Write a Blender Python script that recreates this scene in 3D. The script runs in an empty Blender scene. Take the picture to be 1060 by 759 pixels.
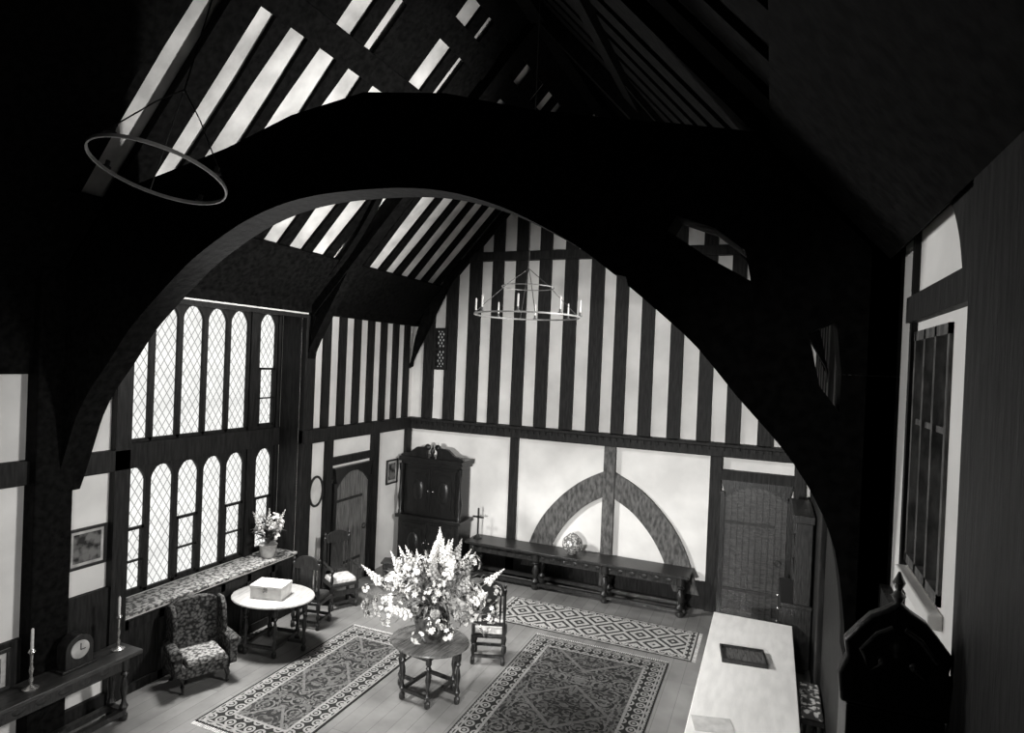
import bpy, math, random
from mathutils import Vector, Matrix, Euler
random.seed(7)
R = math.radians
scn = bpy.context.scene
scn.view_settings.view_transform = 'Standard'
COL = scn.collection

# ------------------------------------------------------------------ materials
def g(v): return (min(1, v*1.015), v, v*0.975, 1)

def base_mat(name):
    m = bpy.data.materials.new(name); m.use_nodes = True
    nt = m.node_tree; nt.nodes.clear()
    out = nt.nodes.new('ShaderNodeOutputMaterial')
    b = nt.nodes.new('ShaderNodeBsdfPrincipled')
    nt.links.new(b.outputs[0], out.inputs[0])
    return m, nt, b, out

def mat_noise(name, lo, hi, scale=6, rough=0.7, stretch=(1,1,1), bump=0.15, spec=0.3, metal=0.0, detail=6, p0=0.35, p1=0.65):
    m, nt, b, out = base_mat(name)
    tc = nt.nodes.new('ShaderNodeTexCoord')
    mp = nt.nodes.new('ShaderNodeMapping'); mp.inputs['Scale'].default_value = stretch
    n = nt.nodes.new('ShaderNodeTexNoise'); n.inputs['Scale'].default_value = scale; n.inputs['Detail'].default_value = detail
    r = nt.nodes.new('ShaderNodeValToRGB')
    r.color_ramp.elements[0].position = p0; r.color_ramp.elements[0].color = g(lo)
    r.color_ramp.elements[1].position = p1; r.color_ramp.elements[1].color = g(hi)
    nt.links.new(tc.outputs['Object'], mp.inputs[0]); nt.links.new(mp.outputs[0], n.inputs['Vector'])
    nt.links.new(n.outputs['Fac'], r.inputs[0]); nt.links.new(r.outputs[0], b.inputs['Base Color'])
    b.inputs['Roughness'].default_value = rough
    b.inputs['Specular IOR Level'].default_value = spec
    b.inputs['Metallic'].default_value = metal
    if bump:
        bp = nt.nodes.new('ShaderNodeBump'); bp.inputs['Strength'].default_value = bump; bp.inputs['Distance'].default_value = 0.02
        nt.links.new(n.outputs['Fac'], bp.inputs['Height']); nt.links.new(bp.outputs[0], b.inputs['Normal'])
    return m

PLASTER = mat_noise('lime_plaster', 0.66, 0.80, 1.6, 0.9, bump=0.06, spec=0.1)
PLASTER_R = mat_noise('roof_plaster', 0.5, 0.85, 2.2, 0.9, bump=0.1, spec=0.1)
PLASTER_D = mat_noise('shaded_plaster', 0.03, 0.09, 3, 0.95, bump=0.1, spec=0.05)  # shade of the right roof slope put into the plaster colour
TIMBER = mat_noise('dark_timber', 0.006, 0.018, 5, 0.6, (6,6,0.8), 0.4, 0.2)
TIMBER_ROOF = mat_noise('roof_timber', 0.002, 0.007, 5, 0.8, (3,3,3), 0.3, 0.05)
TIMBER_G = mat_noise('grey_timber', 0.04, 0.13, 5, 0.6, (4,4,1.5), 0.5, 0.25)
OAK = mat_noise('dark_oak', 0.006, 0.024, 8, 0.38, (6,6,1), 0.15, 0.45)
OAK_B = mat_noise('black_oak', 0.003, 0.013, 8, 0.35, (6,6,1), 0.15, 0.45)
OAK_M = mat_noise('mid_oak', 0.015, 0.05, 8, 0.4, (1,6,6), 0.15, 0.45)
OAK_TOP = mat_noise('polished_oak', 0.05, 0.12, 6, 0.2, (8,1,1), 0.05, 0.7)
PALE_TOP = mat_noise('pale_table_wood', 0.78, 0.9, 3, 0.35, (1,4,1), 0.04, 0.5)  # near-white, far paler than the other oak tops
MID_TOP = mat_noise('worn_light_oak', 0.24, 0.38, 4, 0.3, (8,1,1), 0.05, 0.5)
OAK_DOOR = mat_noise('plank_oak', 0.07, 0.17, 6, 0.6, (8,8,0.6), 0.4, 0.3)
OAK_DOOR_D = mat_noise('dark_plank_oak', 0.008, 0.026, 6, 0.6, (8,8,0.6), 0.4, 0.25)
IRON = mat_noise('iron', 0.015, 0.03, 10, 0.5, spec=0.3, bump=0.1)
IRON_L = mat_noise('grey_iron', 0.05, 0.09, 10, 0.45, spec=0.3, bump=0.05)
IRON_N = mat_noise('lit_iron', 0.3, 0.45, 10, 0.35, spec=0.5, bump=0.05)  # paler iron: light on the near ring put into its colour
BRASS = mat_noise('brass', 0.4, 0.55, 10, 0.25, metal=0.8, bump=0.0)
WAX = mat_noise('wax', 0.25, 0.32, 10, 0.5, bump=0.0)
PETAL = mat_noise('white_petal', 0.5, 0.8, 12, 0.8, bump=0.0, spec=0.1)
PETAL_G = mat_noise('soft_petal', 0.2, 0.4, 12, 0.8, bump=0.0, spec=0.1)
LEAF = mat_noise('leaf', 0.04, 0.17, 12, 0.5, bump=0.0)
BOWL = mat_noise('dark_glazed_pottery', 0.02, 0.08, 14, 0.15, bump=0.0, spec=0.7)
POT = mat_noise('pale_pottery', 0.3, 0.5, 9, 0.3, bump=0.0, spec=0.5)
CREAM = mat_noise('cream_box', 0.5, 0.65, 9, 0.5, bump=0.0)
CUSH = mat_noise('cushion_cloth', 0.35, 0.6, 20, 0.9, bump=0.1)
PAPER = mat_noise('paper', 0.5, 0.65, 20, 0.8, bump=0.0)

def mat_voronoi(name, lo, hi, scale, rough=0.8, p0=0.3, p1=0.4, spec=0.2):
    m, nt, b, out = base_mat(name)
    tc = nt.nodes.new('ShaderNodeTexCoord')
    v = nt.nodes.new('ShaderNodeTexVoronoi'); v.inputs['Scale'].default_value = scale
    n = nt.nodes.new('ShaderNodeTexNoise'); n.inputs['Scale'].default_value = scale*1.5
    mx = nt.nodes.new('ShaderNodeMath'); mx.operation = 'MULTIPLY'
    nt.links.new(tc.outputs['Object'], v.inputs['Vector']); nt.links.new(tc.outputs['Object'], n.inputs['Vector'])
    nt.links.new(v.outputs['Distance'], mx.inputs[0]); nt.links.new(n.outputs['Fac'], mx.inputs[1])
    r = nt.nodes.new('ShaderNodeValToRGB')
    r.color_ramp.elements[0].position = p0*0.5; r.color_ramp.elements[0].color = g(hi)
    r.color_ramp.elements[1].position = p1*0.5; r.color_ramp.elements[1].color = g(lo)
    nt.links.new(mx.outputs[0], r.inputs[0]); nt.links.new(r.outputs[0], b.inputs['Base Color'])
    b.inputs['Roughness'].default_value = rough; b.inputs['Specular IOR Level'].default_value = spec
    return m
TAPESTRY = mat_voronoi('floral_tapestry', 0.012, 0.10, 20, 0.95, 0.2, 0.7)
TAPESTRY_C = mat_voronoi('chair_cushion_tapestry', 0.05, 0.28, 20, 0.95, 0.3, 0.7)
TAPESTRY_L = mat_voronoi('pale_tapestry', 0.05, 0.5, 16, 0.95, 0.3, 0.5)
PATTERN_JAR = mat_voronoi('patterned_jar', 0.12, 0.5, 22, 0.25, 0.4, 0.5, 0.6)
PAINTING = mat_voronoi('engraving_print', 0.02, 0.15, 9, 0.6, 0.3, 0.7)

def M_(nt, op, a, b=None, c=None):
    n = nt.nodes.new('ShaderNodeMath'); n.operation = op
    for i, x in enumerate((a, b, c)):
        if x is None: continue
        if isinstance(x, (int, float)): n.inputs[i].default_value = x
        else: nt.links.new(x, n.inputs[i])
    return n.outputs[0]

def mat_rug(name, w, l, style=0):
    m, nt, b, out = base_mat(name)
    tc = nt.nodes.new('ShaderNodeTexCoord'); sp = nt.nodes.new('ShaderNodeSeparateXYZ')
    nt.links.new(tc.outputs['Object'], sp.inputs[0])
    ax = M_(nt, 'ABSOLUTE', sp.outputs[0]); ay = M_(nt, 'ABSOLUTE', sp.outputs[1])
    d = M_(nt, 'MINIMUM', M_(nt, 'SUBTRACT', w/2, ax), M_(nt, 'SUBTRACT', l/2, ay))
    if style == 2:
        px = M_(nt, 'PINGPONG', sp.outputs[0], 0.26); py = M_(nt, 'PINGPONG', M_(nt, 'ADD', sp.outputs[1], 0.26), 0.26)
        dm = M_(nt, 'ADD', px, py)
        band = M_(nt, 'PINGPONG', dm, 0.075)
        f1 = M_(nt, 'GREATER_THAN', band, 0.034)
    else:
        cb = nt.nodes.new('ShaderNodeCombineXYZ')
        nt.links.new(ax, cb.inputs[0]); nt.links.new(ay, cb.inputs[1])
        cb.inputs[2].default_value = 0.37+style
        v = nt.nodes.new('ShaderNodeTexVoronoi'); v.inputs['Scale'].default_value = 4.2 if style == 0 else 3.6; v.feature = 'F1'; v.distance = 'EUCLIDEAN'
        nt.links.new(cb.outputs[0], v.inputs['Vector'])
        rr = M_(nt, 'PINGPONG', v.outputs['Distance'], 0.13)
        f1a = M_(nt, 'GREATER_THAN', rr, 0.075)
        n2 = nt.nodes.new('ShaderNodeTexNoise'); n2.inputs['Scale'].default_value = 11; n2.inputs['Detail'].default_value = 1
        nt.links.new(cb.outputs[0], n2.inputs['Vector'])
        f1b = M_(nt, 'GREATER_THAN', n2.outputs['Fac'], 0.50)
        f1 = M_(nt, 'ABSOLUTE', M_(nt, 'SUBTRACT', f1a, M_(nt, 'MULTIPLY', f1b, 0.8)))
        mm = M_(nt, 'ADD', M_(nt, 'DIVIDE', ax, w*0.27), M_(nt, 'DIVIDE', M_(nt, 'PINGPONG', sp.outputs[1], l*0.21), l*0.15))
        med = M_(nt, 'LESS_THAN', mm, 1.0)
        f1 = M_(nt, 'ABSOLUTE', M_(nt, 'SUBTRACT', f1, M_(nt, 'MULTIPLY', med, 0.85)))
        edge_m = M_(nt, 'LESS_THAN', M_(nt, 'ABSOLUTE', M_(nt, 'SUBTRACT', mm, 1.0)), 0.06)
        f1 = M_(nt, 'MAXIMUM', f1, edge_m)
    P = 0.075
    bx = M_(nt, 'PINGPONG', sp.outputs[0], P); by = M_(nt, 'PINGPONG', sp.outputs[1], P)
    rad = M_(nt, 'SQRT', M_(nt, 'ADD', M_(nt, 'MULTIPLY', bx, bx), M_(nt, 'MULTIPLY', by, by)))
    f2 = M_(nt, 'LESS_THAN', M_(nt, 'ABSOLUTE', M_(nt, 'SUBTRACT', rad, 0.052)), 0.013)
    f2 = M_(nt, 'MAXIMUM', f2, M_(nt, 'LESS_THAN', rad, 0.022))
    bw = 0.30 if style != 2 else 0.13
    inb = M_(nt, 'LESS_THAN', d, bw)
    pat = M_(nt, 'ADD', M_(nt, 'MULTIPLY', f2, inb), M_(nt, 'MULTIPLY', M_(nt, 'MULTIPLY', f1, M_(nt, 'SUBTRACT', 1.0, inb)), 0.5 if style != 2 else 1.0))
    st = None
    for q, hw in ((bw, 0.018), (0.075, 0.012), (0.035, 0.01)) if style != 2 else ((bw, 0.012), (0.03, 0.01)):
        s1 = M_(nt, 'LESS_THAN', M_(nt, 'ABSOLUTE', M_(nt, 'SUBTRACT', d, q)), hw)
        st = s1 if st is None else M_(nt, 'MAXIMUM', st, s1)
    pat = M_(nt, 'MAXIMUM', pat, st)
    pat = M_(nt, 'MULTIPLY', pat, M_(nt, 'GREATER_THAN', d, 0.015))
    n = nt.nodes.new('ShaderNodeTexNoise'); n.inputs['Scale'].default_value = 30
    nt.links.new(tc.outputs['Object'], n.inputs['Vector'])
    pat = M_(nt, 'MULTIPLY', pat, M_(nt, 'ADD', M_(nt, 'MULTIPLY', n.outputs['Fac'], 0.9), 0.4))
    r = nt.nodes.new('ShaderNodeValToRGB')
    r.color_ramp.elements[0].color = g(0.022 if style != 2 else 0.05); r.color_ramp.elements[1].color = g(0.45 if style == 2 else 0.24)
    nt.links.new(pat, r.inputs[0]); nt.links.new(r.outputs[0], b.inputs['Base Color'])
    b.inputs['Roughness'].default_value = 0.95; b.inputs['Specular IOR Level'].default_value = 0.05
    return m

def mat_glass(name, strength, axis='Y', pitch=0.085, lead=0.16, dark=0.12, color=1.0):
    m = bpy.data.materials.new(name); m.use_nodes = True
    nt = m.node_tree; nt.nodes.clear()
    out = nt.nodes.new('ShaderNodeOutputMaterial'); e = nt.nodes.new('ShaderNodeEmission')
    nt.links.new(e.outputs[0], out.inputs[0])
    tc = nt.nodes.new('ShaderNodeTexCoord'); sp = nt.nodes.new('ShaderNodeSeparateXYZ')
    nt.links.new(tc.outputs['Object'], sp.inputs[0])
    h = sp.outputs[1] if axis == 'Y' else sp.outputs[0]
    z = M_(nt, 'MULTIPLY', sp.outputs[2], 0.62)
    u = M_(nt, 'PINGPONG', M_(nt, 'DIVIDE', M_(nt, 'ADD', h, z), pitch), 0.5)
    v = M_(nt, 'PINGPONG', M_(nt, 'DIVIDE', M_(nt, 'SUBTRACT', h, z), pitch), 0.5)
    k = M_(nt, 'MINIMUM', u, v)
    ln = M_(nt, 'LESS_THAN', k, lead*0.5)
    n = nt.nodes.new('ShaderNodeTexNoise'); n.inputs['Scale'].default_value = 3
    nt.links.new(tc.outputs['Object'], n.inputs['Vector'])
    base = M_(nt, 'ADD', M_(nt, 'MULTIPLY', n.outputs['Fac'], 0.6), 0.7)
    s = M_(nt, 'MULTIPLY', base, M_(nt, 'SUBTRACT', 1.0, M_(nt, 'MULTIPLY', ln, 1-dark)))
    s = M_(nt, 'MULTIPLY', s, strength)
    nt.links.new(s, e.inputs['Strength'])
    e.inputs['Color'].default_value = g(color)
    return m
GLASS = mat_glass('leaded_glass', 1.0, pitch=0.115, lead=0.14, dark=0.42)
GLASS_R = mat_glass('leaded_glass_side', 0.28, pitch=0.115, lead=0.2, dark=0.4)
GLASS_D = mat_glass('dim_leaded_glass', 0.25, 'X', 0.08, 0.5, 0.05)

def mat_floor():
    m, nt, b, out = base_mat('oak_floorboards')
    tc = nt.nodes.new('ShaderNodeTexCoord'); mp = nt.nodes.new('ShaderNodeMapping')
    mp.inputs['Rotation'].default_value = (0, 0, R(90))
    br = nt.nodes.new('ShaderNodeTexBrick'); br.inputs['Scale'].default_value = 1
    br.inputs['Brick Width'].default_value = 3.0; br.inputs['Row Height'].default_value = 0.2
    br.inputs['Mortar Size'].default_value = 0.003
    br.inputs['Color1'].default_value = g(0.26); br.inputs['Color2'].default_value = g(0.31); br.inputs['Mortar'].default_value = g(0.16)
    nt.links.new(tc.outputs['Object'], mp.inputs[0]); nt.links.new(mp.outputs[0], br.inputs['Vector'])
    n = nt.nodes.new('ShaderNodeTexNoise'); n.inputs['Scale'].default_value = 1.6; n.inputs['Detail'].default_value = 6
    nt.links.new(tc.outputs['Object'], n.inputs['Vector'])
    mx = nt.nodes.new('ShaderNodeMixRGB'); mx.blend_type = 'MULTIPLY'; mx.inputs[0].default_value = 0.8
    nt.links.new(br.outputs['Color'], mx.inputs[1]); nt.links.new(n.outputs['Fac'], mx.inputs[2])
    nt.links.new(mx.outputs[0], b.inputs['Base Color'])
    b.inputs['Roughness'].default_value = 0.25; b.inputs['Specular IOR Level'].default_value = 0.9
    return m
FLOOR = mat_floor()

# ------------------------------------------------------------------ mesh builder
class MB:
    def __init__(s): s.v = []; s.f = []
    def add(s, vs, fs, M=None):
        o = len(s.v)
        for p in vs:
            p = Vector(p)
            if M is not None: p = M @ p
            s.v.append(p)
        for f in fs: s.f.append([i+o for i in f])
        return s
    def box(s, c, d, M=None, top=1.0):
        x, y, z = [q/2 for q in d]; cx, cy, cz = c; t = top
        vs = [(cx-x,cy-y,cz-z),(cx+x,cy-y,cz-z),(cx+x,cy+y,cz-z),(cx-x,cy+y,cz-z),
              (cx-x*t,cy-y*t,cz+z),(cx+x*t,cy-y*t,cz+z),(cx+x*t,cy+y*t,cz+z),(cx-x*t,cy+y*t,cz+z)]
        return s.add(vs, [(3,2,1,0),(4,5,6,7),(0,1,5,4),(1,2,6,5),(2,3,7,6),(3,0,4,7)], M)
    def bx(s, x0, x1, y0, y1, z0, z1, M=None):
        return s.box(((x0+x1)/2,(y0+y1)/2,(z0+z1)/2),(abs(x1-x0),abs(y1-y0),abs(z1-z0)), M)
    def lathe(s, prof, c=(0,0,0), seg=16, M=None, sx=1, sy=1):
        vs = []; fs = []
        for r, z in prof:
            for i in range(seg):
                a = 2*math.pi*i/seg
                vs.append((c[0]+r*sx*math.cos(a), c[1]+r*sy*math.sin(a), c[2]+z))
        n = len(prof)
        for j in range(n-1):
            for i in range(seg):
                i2 = (i+1) % seg
                fs.append((j*seg+i, j*seg+i2, (j+1)*seg+i2, (j+1)*seg+i))
        fs.append(tuple(reversed(range(seg)))); fs.append(tuple(range((n-1)*seg, n*seg)))
        return s.add(vs, fs, M)
    def prism(s, poly, h0, h1, plane='XY', M=None):
        def P(a, b, h):
            if plane == 'XY': return (a, b, h)
            if plane == 'XZ': return (a, h, b)
            return (h, a, b)
        n = len(poly)
        vs = [P(a,b,h0) for a,b in poly]+[P(a,b,h1) for a,b in poly]
        fs = [tuple(reversed(range(n))), tuple(range(n,2*n))]+[(i,(i+1)%n,n+(i+1)%n,n+i) for i in range(n)]
        return s.add(vs, fs, M)
    def strip(s, inner, outer, h0, h1, plane='XZ', M=None):
        def P(a, b, h):
            if plane == 'XY': return (a, b, h)
            if plane == 'XZ': return (a, h, b)
            return (h, a, b)
        n = len(inner); vs = []; fs = []
        for i in range(n):
            vs += [P(*inner[i], h0), P(*outer[i], h0), P(*outer[i], h1), P(*inner[i], h1)]
        for i in range(n-1):
            o = i*4
            for k in range(4): fs.append((o+k, o+(k+1)%4, o+4+(k+1)%4, o+4+k))
        fs.append((0,1,2,3)); fs.append(((n-1)*4+3,(n-1)*4+2,(n-1)*4+1,(n-1)*4))
        return s.add(vs, fs, M)
    def tube(s, path, r, seg=8, M=None):
        path = [Vector(p) for p in path]; n = len(path); vs = []; fs = []
        up = Vector((0,0,1))
        for j, p in enumerate(path):
            t = (path[min(j+1,n-1)]-path[max(j-1,0)]).normalized()
            u = t.cross(up)
            if u.length < 0.05: u = t.cross(Vector((1,0,0)))
            u.normalize(); w = t.cross(u)
            rr = r[j] if isinstance(r, (list,tuple)) else r
            for i in range(seg):
                a = 2*math.pi*i/seg
                vs.append(p+u*rr*math.cos(a)+w*rr*math.sin(a))
        for j in range(n-1):
            for i in range(seg):
                i2 = (i+1)%seg
                fs.append((j*seg+i, j*seg+i2, (j+1)*seg+i2, (j+1)*seg+i))
        fs.append(tuple(reversed(range(seg)))); fs.append(tuple(range((n-1)*seg, n*seg)))
        return s.add(vs, fs, M)
    def sph(s, c, r, seg=12, rings=8, M=None):
        if isinstance(r, (int,float)): r = (r,r,r)
        vs = []; fs = []
        for j in range(rings+1):
            ph = math.pi*j/rings - math.pi/2
            q = max(math.cos(ph), 0.02)
            for i in range(seg):
                a = 2*math.pi*i/seg
                vs.append((c[0]+r[0]*q*math.cos(a), c[1]+r[1]*q*math.sin(a), c[2]+r[2]*math.sin(ph)))
        for j in range(rings):
            for i in range(seg):
                i2 = (i+1)%seg
                fs.append((j*seg+i, j*seg+i2, (j+1)*seg+i2, (j+1)*seg+i))
        fs.append(tuple(reversed(range(seg)))); fs.append(tuple(range(rings*seg, (rings+1)*seg)))
        return s.add(vs, fs, M)
    def mesh(s, name, mat, smooth=True):
        me = bpy.data.meshes.new(name)
        me.from_pydata([tuple(v) for v in s.v], [], s.f)
        import bmesh
        bm = bmesh.new(); bm.from_mesh(me); bmesh.ops.recalc_face_normals(bm, faces=bm.faces); bm.to_mesh(me); bm.free()
        me.materials.append(mat)
        if smooth:
            me.shade_smooth(); me.set_sharp_from_angle(angle=R(38))
        me.update(); return me
    def build(s, name, mat, parent=None, bevel=0.0, smooth=True, label=None):
        o = bpy.data.objects.new(name, s.mesh(name, mat, smooth)); COL.objects.link(o)
        if parent: o.parent = parent
        if bevel:
            m = o.modifiers.new('bevel', 'BEVEL'); m.width = bevel; m.segments = 2; m.limit_method = 'ANGLE'
        if label: o['label'] = label
        return o

def thing(name, loc, rot, label, category, group=None):
    e = bpy.data.objects.new(name, None); e.empty_display_size = 0.1
    e.location = loc; e.rotation_euler = (0,0,R(rot)); COL.objects.link(e)
    e['label'] = label; e['category'] = category
    if group: e['group'] = group
    return e
def top(o, label, category, group=None):
    o['label'] = label; o['category'] = category
    if group: o['group'] = group
    return o

TN = [0]
def struct(mb, mat, name=None, bevel=0.0, label='dark oak structural timber', smooth=False, parent=None):
    if name is None:
        TN[0] += 1; name = 'trim_%d' % TN[0]
    o = mb.build(name, mat, parent, bevel, smooth)
    if parent is None:
        o['kind'] = 'structure'; o['label'] = label; o['category'] = name.split('_')[0] if not name.startswith('trim') else 'timber'
    return o

# ------------------------------------------------------------------ dimensions
XL, XR, YF, YN = -7.4, 0.72, 12.0, -1.0
XC = (XL+XR)/2; HW = (XR-XL)/2
PL = 5.2; TAN = 1.11; RIDGE = PL+HW*TAN
def roofz(x): return PL+(HW-abs(x-XC))*TAN
B0, B1 = 5.35, 8.42
XB = -7.9

struct(MB().bx(XL-0.8, XR+0.4, YN-0.3, YF+0.3, -0.2, 0), FLOOR, 'floor', label='polished oak floorboards')
w = MB()
w.bx(XL-0.25, XL, YN, B0, 0, PL).bx(XL-0.6, XL, B0, B1, 0, 0.98).bx(XL-0.6, XL, B0, B1, 5.06, PL).bx(XL-0.25, XL, B1, YF, 0, PL)
w.bx(XL-0.6, XL-0.25, B0-0.15, B0, 0, PL).bx(XL-0.6, XL-0.25, B1, B1+0.15, 0, PL)
struct(w, PLASTER, 'wall_left', label='plastered timber framed side wall with window bay')
w = MB(); w.prism([(XL-0.25,0),(XR+0.25,0),(XR+0.25,PL),(XC,RIDGE+0.1),(XL-0.25,PL)], YF, YF+0.2, 'XZ')
struct(w, PLASTER, 'wall_far', label='white plastered gable wall')
w = MB(); w.prism([(XL-0.25,0),(XR+0.25,0),(XR+0.25,PL),(XC,RIDGE+0.1),(XL-0.25,PL)], YN-0.2, YN, 'XZ')
struct(w, OAK_M, 'wall_back', label='dark panelled gallery end wall')
w = MB()
RW0, RW1, RZ0, RZ1 = 3.25, 4.0, 3.4, 4.65
w.bx(XR, XR+0.25, YN, RW0, 0, PL+0.15).bx(XR, XR+0.25, RW1, YF, 0, PL+0.15).bx(XR, XR+0.25, RW0, RW1, 0, RZ0).bx(XR, XR+0.25, RW0, RW1, RZ1, PL+0.15)
struct(w, PLASTER, 'wall_right', label='plastered timber framed side wall')
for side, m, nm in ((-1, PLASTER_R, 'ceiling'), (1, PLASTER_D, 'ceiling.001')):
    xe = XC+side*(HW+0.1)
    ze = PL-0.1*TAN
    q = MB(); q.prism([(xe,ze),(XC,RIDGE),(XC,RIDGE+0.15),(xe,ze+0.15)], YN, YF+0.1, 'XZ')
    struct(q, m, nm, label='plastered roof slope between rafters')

def slope_box(side, y0, y1, t0, t1, depth, off=0.0, mb=None):
    mb = mb or MB()
    nx, nz = -side*math.sin(math.atan(TAN)), -math.cos(math.atan(TAN))
    pts = []
    for t in (t0, t1):
        x = XC+side*(HW-t); z = PL+t*TAN
        pts.append((x+nx*off, z+nz*off)); pts.append((x+nx*(off+depth), z+nz*(off+depth)))
    mb.prism([pts[0], pts[2], pts[3], pts[1]], y0, y1, 'XZ')
    return mb
def taper_rafter(side, y0, y1, w0, w1, depth, skew=0.0):
    nx, nz = -side*math.sin(math.atan(TAN)), -math.cos(math.atan(TAN))
    ym = (y0+y1)/2; vs = []
    L = ((0.0, w0*1.25, 0), (0.8, w0*1.2, 0), (1.3, w0, skew*0.6), (1.9, w0, skew), (2.5, w1, skew), (HW-0.02, w1, skew))
    for t, w_, sk in L:
        x = XC+side*(HW-t); z = PL+t*TAN; yc = ym+sk
        vs += [(x, yc-w_/2, z), (x, yc+w_/2, z), (x+nx*depth, yc+w_/2, z+nz*depth), (x+nx*depth, yc-w_/2, z+nz*depth)]
    n = len(L); e0 = (n-1)*4
    fs = [(0,1,2,3),(e0+3,e0+2,e0+1,e0)]
    for i in range(n-1):
        j = i*4
        for k in range(4): fs.append((j+k, j+4+k, j+4+(k+1)%4, j+(k+1)%4))
    return MB().add(vs, fs)
y = 0.02
while y < 11.8:
    for side in (-1, 1):
        if side < 0:
            struct(taper_rafter(side, y, y+0.21, random.uniform(0.15,0.18), random.uniform(0.2,0.25), 0.05, random.uniform(-0.03,0.05)), TIMBER_ROOF, label='dark oak rafter')
        else:
            struct(slope_box(side, y, y+0.32, 0.0, HW-0.02, 0.05), TIMBER_ROOF, label='dark oak rafter')
    y += 0.5
for side in (-1, 1):
    struct(slope_box(side, YN, YF, 2.45, 2.66, 0.1, 0.03), TIMBER_ROOF, label='heavy oak purlin')
    struct(slope_box(side, YN, YF, 0.0, 0.72, 0.05, 0.06), TIMBER_ROOF, label='dark eaves boarding above the wall plate')
# boards added to darken the upper slope: two tiers with gaps, window side
struct(slope_box(-1, YN, YF, 3.12, 3.34, 0.05, 0.05), TIMBER_ROOF, label='dark board added to darken the upper slope')
struct(slope_box(-1, YN, YF, 3.56, HW-0.02, 0.04, 0.08), TIMBER_ROOF, label='dark lining added to darken the upper slope')
y = 4.9
while y < 11.5:
    struct(slope_box(-1, y, y+random.uniform(0.5,0.8), 2.66, 3.56, 0.02, 0.055), TIMBER_ROOF, label='dark patch added to darken the slope between rafters')
    y += random.choice((1.0, 1.5))
struct(MB().bx(XC-0.1, XC+0.1, YN, YF, RIDGE-0.4, RIDGE-0.15), TIMBER_ROOF, label='oak ridge beam')
struct(MB().bx(XL, XL+0.16, YN, YF, 5.08, 5.28), TIMBER_ROOF, label='oak wall plate', bevel=0.01)
struct(MB().bx(XR-0.12, XR, YN, YF, 5.3, 5.5), TIMBER, label='oak wall plate', bevel=0.01)
struct(slope_box(-1, YN, 4.05, 0.3, 3.1, 0.03, 0.1), TIMBER_ROOF, label='dark sheet added to shade the roof near the gallery')  # dark sheet added in place of the light falling off here
def windbrace(side, ya, yb, ta, tb):
    nx, nz = -side*math.sin(math.atan(TAN)), -math.cos(math.atan(TAN))
    vs = []; fs = []
    n = 10
    for i in range(n+1):
        u = i/n; t = ta+(tb-ta)*u; yy = ya+(yb-ya)*(u**2.0)
        x = XC+side*(HW-t); z = PL+t*TAN
        for dy, dp in ((-0.07,0.06),(0.07,0.06),(0.07,0.12),(-0.07,0.12)):
            vs.append((x+nx*dp, yy+dy, z+nz*dp))
    for i in range(n):
        o = i*4
        for k in range(4): fs.append((o+k, o+(k+1)%4, o+4+(k+1)%4, o+4+k))
    fs.append((0,1,2,3)); fs.append((n*4+3,n*4+2,n*4+1,n*4))
    struct(MB().add(vs, fs), TIMBER_ROOF, label='curved wind brace of dark oak')
for s in (-1, 1):
    windbrace(s, 8.4, 7.6, 0.5, 2.5)

prof = [(3.98,2.72),(3.88,2.95),(3.75,3.28),(3.62,3.6),(3.42,3.9),(3.13,4.22),(2.85,4.55),(2.57,4.80),(2.25,5.06),(1.95,5.28),(1.55,5.50),(1.2,5.65),(0.8,5.76),(0.4,5.81)]
prof_r = [(3.83,2.6),(3.82,2.83)]+prof[2:]
def cat(P, n=4):
    out = []
    for i in range(len(P)-1):
        p0 = P[max(i-1,0)]; p1 = P[i]; p2 = P[i+1]; p3 = P[min(i+2,len(P)-1)]
        for k in range(n):
            t = k/n
            out.append(tuple(0.5*((2*p1[j])+(-p0[j]+p2[j])*t+(2*p0[j]-5*p1[j]+4*p2[j]-p3[j])*t*t+(-p0[j]+3*p1[j]-3*p2[j]+p3[j])*t**3) for j in range(2)))
    out.append(P[-1]); return out
left = cat([(XC-a, z) for a, z in prof]+[(XC,5.82)], 3)
right = list(reversed(cat([(XC+a, z) for a, z in prof_r]+[(XC,5.82)], 3)))
T0, T1 = 4.45, 4.75
topc = [(0,6.66),(0.8,6.55),(1.55,6.33),(2.3,6.17),(3.05,6.02),(3.35,5.95)]
inner = left + [p for p in right[1:] if p[0] <= -1.0]
outer_top_r = [(XC+a, z) for a, z in topc if XC+a < -1.0]
poly = inner + [(-1.0, 5.04)] + [(-1.0, 6.17)] + list(reversed(outer_top_r)) + [(XC-a, z) for a, z in topc[1:]] + [(XL, 5.25), (XL, 2.72)]
def dd(P):
    o = []
    for p in P:
        if not o or (abs(p[0]-o[-1][0])+abs(p[1]-o[-1][1])) > 1e-4: o.append(p)
    return o
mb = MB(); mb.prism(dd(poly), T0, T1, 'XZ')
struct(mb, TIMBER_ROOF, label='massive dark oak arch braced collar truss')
ri = [p for p in right if p[0] > -1.0]
slit = [(XR,4.400),(0.40,4.400),(0.40,4.16),(0.28,4.32),(0.20,4.66),(0.36,4.74),(0.40,4.402),(XR,4.402)]
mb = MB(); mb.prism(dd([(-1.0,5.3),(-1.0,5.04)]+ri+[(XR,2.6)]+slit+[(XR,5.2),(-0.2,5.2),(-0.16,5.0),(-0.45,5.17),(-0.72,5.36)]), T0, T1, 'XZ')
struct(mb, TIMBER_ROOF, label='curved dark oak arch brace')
mb = MB(); mb.prism(dd([(-1.0,5.3),(-0.72,5.36),(-0.66,5.46),(-0.4,5.36),(-0.2,5.2),(XR,5.2)]+[(XC+3.35,5.95),(XC+3.05,6.02),(-1.0,6.17)]), T0, T1, 'XZ')
struct(mb, TIMBER_ROOF, label='dark oak truss collar end')
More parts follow.
